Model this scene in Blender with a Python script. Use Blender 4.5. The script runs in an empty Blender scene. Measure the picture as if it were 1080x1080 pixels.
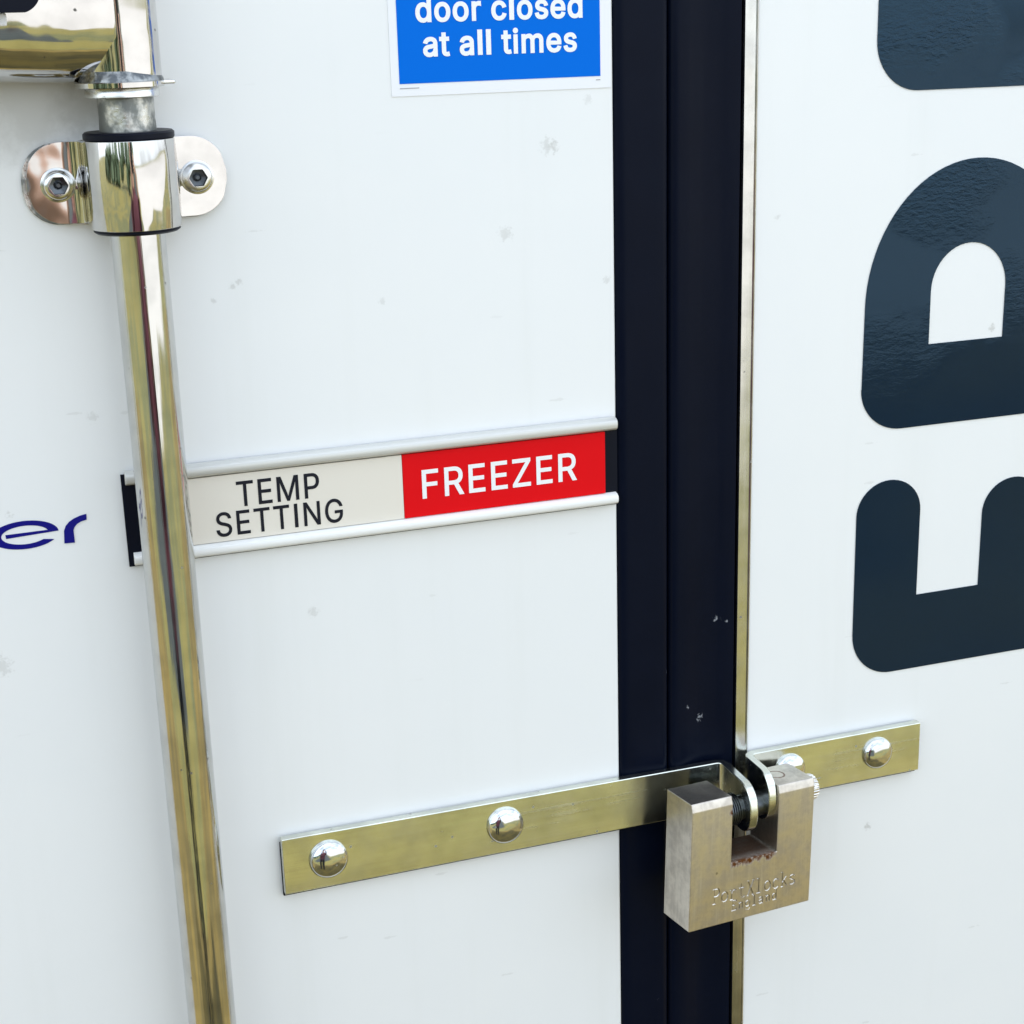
import bpy, bmesh, math, random, json
from mathutils import Vector, Matrix
from mathutils.geometry import delaunay_2d_cdt

S = bpy.context.scene
COL = S.collection
R_ = math.radians

# ------------------------------------------------------------------ camera
cam = bpy.data.objects.new('camera', bpy.data.cameras.new('camera'))
COL.objects.link(cam)
cam.data.sensor_width = 36.0
cam.data.lens = 36.0 * 1707.1235 / 1080.0
cam.data.clip_start = 0.02
cam.data.clip_end = 2000.0
CAM_R = Matrix(((0.9439456827, 0.1210077131, -0.3071216070),
                (-0.3289297900, 0.2665038026, -0.9059696002),
                (-0.0277802331, 0.9562075384, 0.2913681555)))
CAM_P = Vector((-0.29176553, -0.86067112, 1.67679975))
cam.matrix_world = Matrix.Translation(CAM_P) @ CAM_R.to_4x4()
S.camera = cam

# ------------------------------------------------------------------ sky and sun
SUN_EL, SUN_AZ = R_(56), R_(14)          # azimuth from +Y (behind the doors) towards +X
world = bpy.data.worlds.new('World')
S.world = world
world.use_nodes = True
wn, wl = world.node_tree.nodes, world.node_tree.links
wn.clear()
w_out = wn.new('ShaderNodeOutputWorld')
w_bg = wn.new('ShaderNodeBackground')
w_bg.inputs['Strength'].default_value = 0.12
w_sky = wn.new('ShaderNodeTexSky')
w_sky.sky_type = 'NISHITA'
w_sky.sun_disc = False
w_sky.sun_elevation = SUN_EL
w_sky.sun_rotation = SUN_AZ
w_sky.dust_density = 2.5
w_tc = wn.new('ShaderNodeTexCoord')
w_noise = wn.new('ShaderNodeTexNoise')
w_noise.inputs['Scale'].default_value = 2.2
w_noise.inputs['Detail'].default_value = 6
w_map = wn.new('ShaderNodeMapping')
w_map.inputs['Scale'].default_value = (1, 1, 2.4)
w_ramp = wn.new('ShaderNodeMapRange')
w_ramp.inputs['From Min'].default_value = 0.36
w_ramp.inputs['From Max'].default_value = 0.62
w_ramp.inputs['To Min'].default_value = 0.25
w_ramp.inputs['To Max'].default_value = 0.80
w_mix = wn.new('ShaderNodeMix')
w_mix.data_type = 'RGBA'
w_mix.inputs['B'].default_value = (9.0, 9.8, 10.8, 1)      # thin bright cloud
wl.new(w_tc.outputs['Generated'], w_map.inputs['Vector'])
wl.new(w_map.outputs['Vector'], w_noise.inputs['Vector'])
wl.new(w_noise.outputs['Fac'], w_ramp.inputs['Value'])
wl.new(w_ramp.outputs['Result'], w_mix.inputs['Factor'])
wl.new(w_sky.outputs['Color'], w_mix.inputs['A'])
wl.new(w_mix.outputs['Result'], w_bg.inputs['Color'])
wl.new(w_bg.outputs['Background'], w_out.inputs['Surface'])

sun = bpy.data.objects.new('sun', bpy.data.lights.new('sun', 'SUN'))
COL.objects.link(sun)
sun.data.energy = 3.6
sun.data.angle = R_(0.5)
sun.data.color = (1.0, 0.95, 0.87)
sdir = Vector((math.sin(SUN_AZ) * math.cos(SUN_EL), math.cos(SUN_AZ) * math.cos(SUN_EL), math.sin(SUN_EL)))
sun.rotation_euler = (-sdir).to_track_quat('-Z', 'Y').to_euler()
sun.location = sdir * 20

vs = S.view_settings
vs.view_transform = 'Standard'
vs.look = 'None'
vs.exposure = 1.25
vs.gamma = 1.0
vs.use_curve_mapping = False

# ------------------------------------------------------------------ materials
def mat(name, base=(0.8, 0.8, 0.8), rough=0.5, metal=0.0, spec=0.5, ior=None, coat=0.0):
    m = bpy.data.materials.new(name)
    m.use_nodes = True
    b = m.node_tree.nodes['Principled BSDF']
    b.inputs['Base Color'].default_value = (*base, 1)
    b.inputs['Roughness'].default_value = rough
    b.inputs['Metallic'].default_value = metal
    b.inputs['Specular IOR Level'].default_value = spec
    b.inputs['Coat Weight'].default_value = coat
    return m


class N:
    """tiny helper for wiring nodes of one material"""
    def __init__(s, m):
        s.t = m.node_tree
        s.b = s.t.nodes['Principled BSDF']
        s.tc = s.t.nodes.new('ShaderNodeTexCoord')

    def put(s, sock, v):
        if isinstance(v, bpy.types.NodeSocket):
            s.t.links.new(v, sock)
        else:
            sock.default_value = v

    def math(s, op, a, b=0.0, c=None, clamp=False):
        n = s.t.nodes.new('ShaderNodeMath')
        n.operation = op
        n.use_clamp = clamp
        s.put(n.inputs[0], a)
        s.put(n.inputs[1], b)
        if c is not None:
            s.put(n.inputs[2], c)
        return n.outputs[0]

    def coord(s, scale=(1, 1, 1), loc=(0, 0, 0), rot=(0, 0, 0)):
        n = s.t.nodes.new('ShaderNodeMapping')
        n.inputs['Scale'].default_value = scale
        n.inputs['Location'].default_value = loc
        n.inputs['Rotation'].default_value = rot
        s.t.links.new(s.tc.outputs['Object'], n.inputs['Vector'])
        return n.outputs[0]

    def noise(s, scale, detail=3, rough=0.55, vec=None, dist=0.0):
        n = s.t.nodes.new('ShaderNodeTexNoise')
        n.inputs['Scale'].default_value = scale
        n.inputs['Detail'].default_value = detail
        n.inputs['Roughness'].default_value = rough
        n.inputs['Distortion'].default_value = dist
        s.t.links.new(vec if vec else s.tc.outputs['Object'], n.inputs['Vector'])
        return n.outputs['Fac']

    def voronoi(s, scale, vec=None, out='Distance', feature='F1'):
        n = s.t.nodes.new('ShaderNodeTexVoronoi')
        n.feature = feature
        n.inputs['Scale'].default_value = scale
        s.t.links.new(vec if vec else s.tc.outputs['Object'], n.inputs['Vector'])
        return n.outputs[out]

    def rng(s, v, a, b, c=0.0, d=1.0, smooth=True):
        n = s.t.nodes.new('ShaderNodeMapRange')
        n.interpolation_type = 'SMOOTHSTEP' if smooth else 'LINEAR'
        s.put(n.inputs['Value'], v)
        for k, x in zip(('From Min', 'From Max', 'To Min', 'To Max'), (a, b, c, d)):
            n.inputs[k].default_value = x
        return n.outputs['Result']

    def mix(s, f, a, b):
        n = s.t.nodes.new('ShaderNodeMix')
        n.data_type = 'RGBA'
        s.put(n.inputs['Factor'], f)
        s.put(n.inputs['A'], a if isinstance(a, bpy.types.NodeSocket) else (*a, 1))
        s.put(n.inputs['B'], b if isinstance(b, bpy.types.NodeSocket) else (*b, 1))
        return n.outputs['Result']

    def sep(s, vec=None):
        n = s.t.nodes.new('ShaderNodeSeparateXYZ')
        s.t.links.new(vec if vec else s.tc.outputs['Object'], n.inputs[0])
        return n.outputs

    def dist(s, p):
        n = s.t.nodes.new('ShaderNodeVectorMath')
        n.operation = 'DISTANCE'
        s.t.links.new(s.tc.outputs['Object'], n.inputs[0])
        n.inputs[1].default_value = p
        return n.outputs['Value']

    def bump(s, h, strength=0.2, dist=0.001, prev=None):
        n = s.t.nodes.new('ShaderNodeBump')
        n.inputs['Strength'].default_value = strength
        n.inputs['Distance'].default_value = dist
        s.t.links.new(h, n.inputs['Height'])
        if prev:
            s.t.links.new(prev, n.inputs['Normal'])
        return n.outputs[0]

    def color(s, v): s.put(s.b.inputs['Base Color'], v)
    def rough(s, v): s.put(s.b.inputs['Roughness'], v)
    def normal(s, v): s.put(s.b.inputs['Normal'], v)


DOOR_Z = 0.30


def paint_mat(name, stains):
    m = mat(name, (0.8, 0.8, 0.8), 0.33)
    n = N(m)
    c = n.mix(n.rng(n.noise(5, 4), 0.35, 0.65), (0.805, 0.81, 0.795), (0.785, 0.795, 0.785))
    film = n.noise(1.0, 5, 0.6, n.coord((26, 26, 1.6)))
    c = n.mix(n.rng(film, 0.5, 0.8, 0, 0.16), c, (0.62, 0.63, 0.58))
    # small dirty specks and thin scuffs, sparse
    cell = n.voronoi(26, out='Color')
    pick = n.rng(n.sep(cell)[0], 0.93, 0.95)
    d = n.math('ADD', n.voronoi(26), n.math('MULTIPLY', n.noise(420, 3), 0.16))
    speck = n.math('MULTIPLY', n.rng(d, 0.125, 0.175, 1, 0), pick)
    sv = n.coord((26, 26, 150), rot=(0, R_(8), 0))
    cell2 = n.sep(n.voronoi(1.0, sv, 'Color'))
    scr = n.math('ADD', n.voronoi(1.0, sv), n.math('MULTIPLY', n.noise(230, 3), 0.40))
    scuff = n.math('MULTIPLY', n.rng(scr, 0.26, 0.33, 1, 0), n.rng(cell2[1], 0.975, 0.985))
    wear = n.math('MAXIMUM', n.math('MULTIPLY', speck, 0.45), n.math('MULTIPLY', scuff, 0.17))
    c = n.mix(wear, c, (0.36, 0.35, 0.31))
    for p, r, col, k in stains:
        f = n.math('ADD', n.dist(p), n.math('MULTIPLY', n.math('SUBTRACT', n.noise(60 if r > 0.01 else 420, 4, 0.65), 0.5), r * (0.9 if r > 0.01 else 3.2)))
        f = n.math('MULTIPLY', n.rng(f, r * 0.25, r, 1, 0), k if r > 0.01 else k * 0.34)
        c = n.mix(f, c, col)
    n.color(c)
    n.normal(n.bump(n.noise(220, 2), 0.03, 0.001, n.bump(n.noise(9, 2), 0.05, 0.004)))
    return m


def metal_mat(name, base, rough, streak=None, scratch=0.0, spots=0.0, wave=0.0):
    m = mat(name, base, rough, 1.0)
    n = N(m)
    r = n.rng(n.noise(40, 4), 0.3, 0.7, rough * 0.75, rough * 1.35)
    nrm = None
    if streak:
        nv = n.coord(streak)
        nz = n.noise(1.0, 4, 0.6, nv)
        nrm = n.bump(nz, 0.10, 0.0006)
        r = n.math('ADD', r, n.rng(nz, 0.5, 0.8, 0, rough * 0.7))
    if wave:
        nrm = n.bump(n.noise(25, 2), wave, 0.004, nrm)
    c = n.mix(n.rng(n.noise(55, 4), 0.35, 0.7), base, tuple(x * 0.84 for x in base))
    if scratch:
        v = n.coord((35, 35, 150), rot=(0.3, 0.9, 0.4))
        s1 = n.math('MULTIPLY', n.rng(n.math('ADD', n.voronoi(1.0, v), n.math('MULTIPLY', n.noise(260, 3), 0.12)), 0.09, 0.15, 1, 0), n.rng(n.sep(n.voronoi(1.0, v, 'Color'))[0], 0.60, 0.64))
        r = n.math('ADD', r, n.math('MULTIPLY', s1, 0.35))
        c = n.mix(n.math('MULTIPLY', s1, scratch), c, (0.38, 0.38, 0.36))
    if spots:
        d = n.math('ADD', n.voronoi(190), n.math('MULTIPLY', n.noise(500, 2), 0.2))
        sp = n.math('MULTIPLY', n.rng(d, 0.2, 0.3, 1, 0), n.rng(n.sep(n.voronoi(190, out='Color'))[0], 0.90, 0.93))
        c = n.mix(n.math('MULTIPLY', sp, spots), c, (0.05, 0.045, 0.035))
        r = n.math('ADD', r, n.math('MULTIPLY', sp, 0.4))
    n.color(c)
    n.rough(r)
    if nrm:
        n.normal(nrm)
    return m


M = {}
# grime by the handle, then single chips and smears (x, z, size, strength)
MARKS = [(-0.245, 1.648, 0.046, 0.50), (-0.222, 1.640, 0.020, 0.5), (0.0273, 1.6088, 0.0055, 0.75), (0.0305, 1.6085, 0.004, 0.6), (0.0009, 1.5625, 0.0048, 0.75),
         (-0.1219, 1.3559, 0.0038, 0.7), (-0.2326, 1.4818, 0.0035, 0.6), (-0.1496, 1.5471, 0.0024, 0.9), (-0.1533, 1.5449, 0.0022, 0.9),
         (-0.1639, 1.5381, 0.0020, 0.8), (-0.0718, 1.5301, 0.0022, 0.6), (0.0514, 1.6328, 0.003, 0.5), (0.0616, 1.5319, 0.0028, 0.7), (-0.2939, 1.3499, 0.007, 0.7)]
M['door_left'] = paint_mat('white door paint', [((x + 0.47, 0.0, z - DOOR_Z), r, (0.30, 0.29, 0.25), k) for x, z, r, k in MARKS])
M['door_right'] = paint_mat('white right door paint', [])

m = M['rubber'] = mat('black rubber seal', (0.006, 0.008, 0.014), 0.36, spec=0.07)
n = N(m)
v = n.coord((60, 60, 14), rot=(0, 0.25, 0))
cut = n.math('MULTIPLY', n.rng(n.math('ADD', n.voronoi(1.0, v), n.math('MULTIPLY', n.noise(300, 2), 0.2)), 0.10, 0.14, 1, 0),
             n.rng(n.sep(n.voronoi(1.0, v, 'Color'))[0], 0.93, 0.94))
for px, pz, pr in ((0.6041, 1.3128, 0.003), (0.6107, 1.3106, 0.0014), (0.5677, 1.2835, 0.0016), (0.5834, 1.2563, 0.0016), (0.5934, 1.2473, 0.003), (0.5620, 1.0483, 0.0018)):
    f = n.math('ADD', n.dist((px, 0.0, pz - DOOR_Z)), n.math('MULTIPLY', n.math('SUBTRACT', n.noise(520, 4, 0.65), 0.5), pr * 4.0))
    cut = n.math('MAXIMUM', cut, n.rng(f, pr * 0.2, pr * 0.8, 0.9, 0))
n.color(n.mix(n.math('MULTIPLY', cut, 0.6), n.mix(n.noise(30, 5), (0.0016, 0.0032, 0.0095), (0.0028, 0.0050, 0.0135)), (0.4, 0.42, 0.45)))
n.rough(n.rng(n.noise(18, 4), 0.3, 0.7, 0.28, 0.42))
n.normal(n.bump(n.noise(1.0, 3, 0.5, n.coord((40, 40, 6))), 0.25, 0.003))

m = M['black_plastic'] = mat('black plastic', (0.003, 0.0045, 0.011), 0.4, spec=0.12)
m = M['trim'] = metal_mat('aluminium edge trim', (0.60, 0.595, 0.57), 0.18, (400, 400, 3), spots=0.5)
m = M['chrome_tube'] = metal_mat('polished steel tube', (0.61, 0.61, 0.595), 0.045, (900, 900, 5), spots=0.5)
m = M['polished'] = metal_mat('polished stainless', (0.63, 0.62, 0.605), 0.06, None, spots=0.8, wave=0.22)
m = M['zinc'] = metal_mat('zinc plated steel', (0.76, 0.78, 0.69), 0.19, (5, 260, 260), scratch=0.6, spots=0.35, wave=0.05)
m = M['chrome'] = metal_mat('chrome rivet', (0.72, 0.74, 0.76), 0.085, scratch=0.3, spots=0.3)
m = M['bolt'] = metal_mat('stainless bolt', (0.74, 0.74, 0.72), 0.22, None, scratch=0.4, spots=0.6)
m = M['knurl'] = metal_mat('knurled steel', (0.72, 0.70, 0.66), 0.25)
m = M['pin'] = metal_mat('dark oily steel', (0.10, 0.11, 0.12), 0.28, None)

m = M['dull_steel'] = metal_mat('dull galvanised pipe', (0.42, 0.43, 0.42), 0.34, None, spots=0.8)
n = N(m)
b1 = n.noise(75, 6, 0.62, n.coord((1, 1, 0.8)))
n.color(n.mix(n.rng(b1, 0.42, 0.60), (0.19, 0.20, 0.19), (0.56, 0.55, 0.51)))
n.rough(n.rng(b1, 0.4, 0.65, 0.5, 0.22))
n.normal(n.bump(n.noise(260, 4), 0.3, 0.0008))

m = M['weld'] = metal_mat('weld bead', (0.33, 0.35, 0.34), 0.36)
n = N(m)
n.color(n.mix(n.rng(n.noise(200, 5), 0.4, 0.62), (0.12, 0.13, 0.135), (0.36, 0.37, 0.36)))
n.normal(n.bump(n.noise(280, 4), 0.6, 0.001))

# satin padlock steel, rust under the notch (local coordinates of the padlock)
m = M['lock'] = mat('satin padlock steel', (0.6, 0.54, 0.46), 0.34, 1.0)
n = N(m)
x, y, z = n.sep()
brush = n.noise(1.0, 4, 0.6, n.coord((420, 420, 18)))
blot = n.noise(85, 5, 0.65)
c = n.mix(n.rng(blot, 0.35, 0.65), (0.62, 0.57, 0.50), (0.46, 0.42, 0.37))
c = n.mix(n.rng(brush, 0.45, 0.75, 0, 0.35), c, (0.74, 0.70, 0.62))
drip = n.math('ADD', n.math('MULTIPLY', n.noise(1.0, 3, 0.6, n.coord((260, 60, 60))), 0.014), 0.0305)   # ragged lower limit
below = n.math('MULTIPLY', n.rng(n.math('SUBTRACT', z, drip), -0.0012, 0.0016), n.rng(z, 0.0404, 0.0412, 1, 0))
inx = n.math('MULTIPLY', n.rng(x, 0.029, 0.032), n.rng(x, 0.062, 0.066, 1, 0))
rust = n.math('MULTIPLY', n.math('MULTIPLY', below, inx), n.rng(y, 0.0006, 0.0045, 1, 0.55))
spot = n.math('ADD', n.dist((0.0296, 0.0, 0.0745)), n.math('MULTIPLY', n.noise(500, 2), 0.002))
rust = n.math('MAXIMUM', rust, n.rng(spot, 0.0015, 0.004, 1, 0))
ring = n.math('ABSOLUTE', n.math('SUBTRACT', n.dist((0.0745, 0.0165, 0.0848)), 0.0052))
ring = n.math('MULTIPLY', n.rng(n.math('ADD', ring, n.math('MULTIPLY', n.noise(400, 2), 0.0008)), 0.0007, 0.0013, 1, 0), 0.75)
rust = n.math('MAXIMUM', n.math('MULTIPLY', rust, n.rng(n.noise(330, 4), 0.30, 0.55, 0.35, 1)), ring)
pit = n.math('MULTIPLY', n.rng(n.voronoi(110), 0.07, 0.12, 1, 0), n.rng(n.sep(n.voronoi(110, out='Color'))[2], 0.90, 0.92))
c = n.mix(n.math('MULTIPLY', pit, 0.6), c, (0.10, 0.08, 0.06))
notch_shade = n.math('MULTIPLY', inx, n.math('MULTIPLY', n.rng(z, 0.0400, 0.0403), n.rng(y, 0.0010, 0.010)))  # dark reflection on the notch floor painted in, stronger towards the back
c = n.mix(n.math('MULTIPLY', notch_shade, 0.85), c, (0.045, 0.030, 0.022))
c = n.mix(rust, c, (0.105, 0.036, 0.007))
n.put(n.b.inputs['Specular IOR Level'], n.math('SUBTRACT', 0.5, n.math('MULTIPLY', rust, 0.45)))
n.color(c)
n.rough(n.math('ADD', n.rng(blot, 0.3, 0.7, 0.30, 0.42), n.math('MULTIPLY', rust, 0.3)))
n.put(n.b.inputs['Metallic'], n.math('SUBTRACT', 1.0, n.math('MULTIPLY', rust, 0.85)))
n.normal(n.bump(brush, 0.05, 0.0006, n.bump(n.noise(45, 3), 0.06, 0.002)))

m = M['vinyl'] = mat('dark navy vinyl', (0.012, 0.022, 0.045), 0.09, spec=0.42)
n = N(m)
n.b.inputs['Specular Tint'].default_value = (0.50, 0.88, 1.0, 1)
cr = n.noise(150, 4, 0.6, n.coord((1, 1, 2.2)), 0.3)
zone = n.math('MULTIPLY', n.rng(n.noise(16, 2), 0.40, 0.66), n.rng(n.sep()[2], 1.12, 1.20))
n.color(n.mix(n.noise(20, 3), (0.0015, 0.0065, 0.026), (0.002, 0.009, 0.032)))
n.normal(n.bump(n.math('MULTIPLY', cr, zone), 0.38, 0.0018, n.bump(n.noise(12, 2), 0.06, 0.004)))
m = M['vinyl_blue'] = mat('royal blue vinyl', (0.004, 0.004, 0.17), 0.35, spec=0.2)
m = M['rail'] = mat('white plastic rail', (0.80, 0.80, 0.77), 0.28)
m = M['rail_shaded'] = mat('shaded white rail', (0.60, 0.60, 0.565), 0.35, 0.25)  # upper white rail, its shade put into a greyer colour
m = M['insert_white'] = mat('off white plastic insert', (0.735, 0.69, 0.605), 0.32)
m = M['insert_red'] = mat('red plastic insert', (0.70, 0.004, 0.008), 0.35, spec=0.08)
n = N(m)
n.normal(n.bump(n.noise(1.0, 2, 0.5, n.coord((12, 12, 90))), 0.05, 0.002))
m = M['print_white'] = mat('white print', (0.84, 0.84, 0.84), 0.4)
m = M['print_black'] = mat('black print', (0.008, 0.009, 0.016), 0.5, spec=0.2)
m = M['print_grey'] = mat('grey fine print', (0.30, 0.30, 0.32), 0.5)
m = M['sticker_white'] = mat('white vinyl sticker', (0.80, 0.81, 0.83), 0.3)
m = M['sticker_blue'] = mat('bright blue print', (0.0, 0.142, 0.66), 0.45, spec=0.05)
m = M['grass'] = mat('dry grass', (0.15, 0.13, 0.035), 0.9)
n = N(m)
g = n.mix(n.rng(n.noise(0.55, 6, 0.6), 0.44, 0.58), (0.172, 0.150, 0.022), (0.052, 0.078, 0.026))
n.color(n.mix(n.rng(n.noise(40, 4), 0.35, 0.7), g, (0.19, 0.165, 0.065)))
n.normal(n.bump(n.noise(60, 4), 0.8, 0.03))
m = M['added_pale'] = mat('added pale yard', (0.42, 0.41, 0.38), 0.9)
n = N(m)
n.color(n.mix(n.noise(30, 5), (0.33, 0.325, 0.31), (0.43, 0.42, 0.40)))
m = M['added_dark'] = mat('added dark strip', (0.04, 0.043, 0.046), 0.9)  # only for the added strip that darkens the reflections
n = N(m)
n.color(n.mix(n.rng(n.noise(3, 6, 0.7), 0.35, 0.65), (0.014, 0.022, 0.022), (0.036, 0.042, 0.038)))
m = M['earth'] = mat('added unseen earth', (0.2, 0.13, 0.06), 0.95)
n = N(m)
n.color(n.mix(n.rng(n.noise(1.6, 6, 0.65), 0.38, 0.62), (0.150, 0.108, 0.024), (0.078, 0.062, 0.018)))
m = M['foliage'] = mat('hedge leaves', (0.03, 0.06, 0.03), 0.7)
n = N(m)
n.color(n.mix(n.rng(n.noise(6, 5), 0.35, 0.65), (0.018, 0.042, 0.026), (0.055, 0.085, 0.035)))
m = M['skin'] = mat('skin', (0.42, 0.26, 0.19), 0.5)
m = M['hair'] = mat('dark hair', (0.02, 0.014, 0.010), 0.6)
m = M['jacket'] = mat('dark maroon jacket', (0.055, 0.010, 0.020), 0.8)
m = M['trousers'] = mat('dark trousers', (0.012, 0.016, 0.022), 0.85)
m = M['phone'] = mat('black phone glass', (0.01, 0.01, 0.012), 0.1)

# ------------------------------------------------------------------ builders
WM = {}          # world matrices of roots and parts


def tag(o, label=None, cat=None, group=None, kind=None):
    if label: o['label'] = label
    if cat: o['category'] = cat
    if group: o['group'] = group
    if kind: o['kind'] = kind
    return o


def thing(name, label, cat, loc, rot=None, group=None):
    o = bpy.data.objects.new(name, None)
    o.empty_display_size = 0.03
    COL.objects.link(o)
    mw = Matrix.Translation(loc) @ (rot.to_4x4() if rot else Matrix())
    o.matrix_world = mw
    WM[o.name] = mw
    return tag(o, label, cat, group)


def part(name, bm, material, parent=None, smooth=35, bevel=0.0, seg=2, local=False, label=None):
    """bm holds world coordinates unless local; linked as ONE mesh object under parent"""
    if parent is not None and not local:
        bm.transform(WM[parent.name].inverted())
    bmesh.ops.recalc_face_normals(bm, faces=bm.faces)
    me = bpy.data.meshes.new(name)
    bm.to_mesh(me)
    bm.free()
    for mt in (material if isinstance(material, (list, tuple)) else [material]):
        me.materials.append(mt)
    o = bpy.data.objects.new(name, me)
    COL.objects.link(o)
    if parent is not None:
        o.parent = parent
        WM[o.name] = WM[parent.name]
    else:
        WM[o.name] = Matrix()
    if smooth is not None:
        me.shade_smooth()
        me.set_sharp_from_angle(angle=R_(smooth))
    if bevel:
        b = o.modifiers.new('bevel', 'BEVEL')
        b.width = bevel
        b.segments = seg
        b.limit_method = 'ANGLE'
        b.angle_limit = R_(32)
        b.harden_normals = False
        me.shade_smooth()
    if label:
        o['label'] = label
    return o


def box(x0, x1, y0, y1, z0, z1, bm=None):
    bm = bm or bmesh.new()
    v = [bm.verts.new((x, y, z)) for x in (x0, x1) for y in (y0, y1) for z in (z0, z1)]
    for f in ((0, 1, 3, 2), (4, 6, 7, 5), (0, 4, 5, 1), (2, 3, 7, 6), (0, 2, 6, 4), (1, 5, 7, 3)):
        bm.faces.new([v[i] for i in f])
    return bm


def loft(rings, bm=None, closed=True, caps=True):
    bm = bm or bmesh.new()
    rv = [[bm.verts.new(p) for p in r] for r in rings]
    k = len(rv[0])
    for a, b in zip(rv, rv[1:]):
        for i in range(k if closed else k - 1):
            bm.faces.new((a[i], a[(i + 1) % k], b[(i + 1) % k], b[i]))
    if caps:
        bm.faces.new(rv[0])
        bm.faces.new(rv[-1][::-1])
    return bm


def lathe(cx, cy, prof, k=64, bm=None):
    """prof: (radius, z) going up, about a vertical axis"""
    rings = [[(cx + r * math.cos(2 * math.pi * i / k), cy + r * math.sin(2 * math.pi * i / k), z) for i in range(k)] for r, z in prof]
    return loft(rings, bm)


def lathe_dir(o, axis, prof, k=40, bm=None, mod=None):
    """prof: (radius, distance along axis)"""
    axis = Vector(axis).normalized()
    u = axis.orthogonal().normalized()
    w = axis.cross(u)
    rings = []
    for r, d in prof:
        ring = []
        for i in range(k):
            a = 2 * math.pi * i / k
            rr = r * (mod(i, d) if mod else 1)
            ring.append(Vector(o) + axis * d + (u * math.cos(a) + w * math.sin(a)) * rr)
        rings.append(ring)
    return loft(rings, bm)


def strap(path, th, zfun, bulge=None, nz=1):
    """flat bar following a path in plan (x, y); zfun(s) gives its lower and upper edge, bulge(s, v) swells it"""
    P = [Vector((p[0], p[1])) for p in path]
    s, L = 0.0, [0.0]
    for a, b in zip(P, P[1:]):
        s += (b - a).length
        L.append(s)
    rings = []
    for i, p in enumerate(P):
        t = (P[min(i + 1, len(P) - 1)] - P[max(i - 1, 0)]).normalized()
        nrm = Vector((-t.y, t.x))
        z0, z1 = zfun(L[i], s)
        f, g = [], []
        for k in range(nz + 1):
            v = k / nz
            d = bulge(L[i] / s, 2 * v - 1) if bulge else 0.0
            a, b = p + nrm * (th / 2 - d), p - nrm * (th / 2 + d)
            z = z0 + (z1 - z0) * v
            f.append((a.x, a.y, z))
            g.append((b.x, b.y, z))
        rings.append(f[::-1] + g)
    return loft(rings)


def arc(cx, cy, rx, ry, a0, a1, k=16):
    return [(cx + rx * math.cos(R_(a0 + (a1 - a0) * i / k)), cy + ry * math.sin(R_(a0 + (a1 - a0) * i / k))) for i in range(k + 1)]


def curve_mesh(splines, bezier=False, extrude=0.0002, offset=0.0):
    """filled flat shape (holes cut by even-odd), returned as a bmesh in its own XY plane"""
    c = bpy.data.curves.new('shape', 'CURVE')
    c.dimensions = '2D'
    c.fill_mode = 'BOTH'
    c.extrude = extrude
    c.offset = offset
    c.resolution_u = 8
    for sp in splines:
        if bezier:
            s = c.splines.new('BEZIER')
            s.bezier_points.add(len(sp) - 1)
            for bp, q in zip(s.bezier_points, sp):
                bp.co = (q[0], q[1], 0)
                bp.handle_left_type = bp.handle_right_type = 'FREE'
                bp.handle_left = (q[2], q[3], 0)
                bp.handle_right = (q[4], q[5], 0)
        else:
            s = c.splines.new('POLY')
            s.points.add(len(sp) - 1)
            for pt, q in zip(s.points, sp):
                pt.co = (q[0], q[1], 0, 1)
        s.use_cyclic_u = True
    o = bpy.data.objects.new('shape', c)
    COL.objects.link(o)
    dg = bpy.context.evaluated_depsgraph_get()
    me = bpy.data.meshes.new_from_object(o.evaluated_get(dg))
    bm = bmesh.new()
    bm.from_mesh(me)
    bpy.data.objects.remove(o)
    bpy.data.curves.remove(c)
    bpy.data.meshes.remove(me)
    return bm


def on_door(bm, y):
    """stand a flat shape upright: its X stays X, its Y becomes Z, facing the viewer at depth y"""
    bm.transform(Matrix(((1, 0, 0, 0), (0, 0, -1, y), (0, 1, 0, 0), (0, 0, 0, 1))))
    return bm


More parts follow.
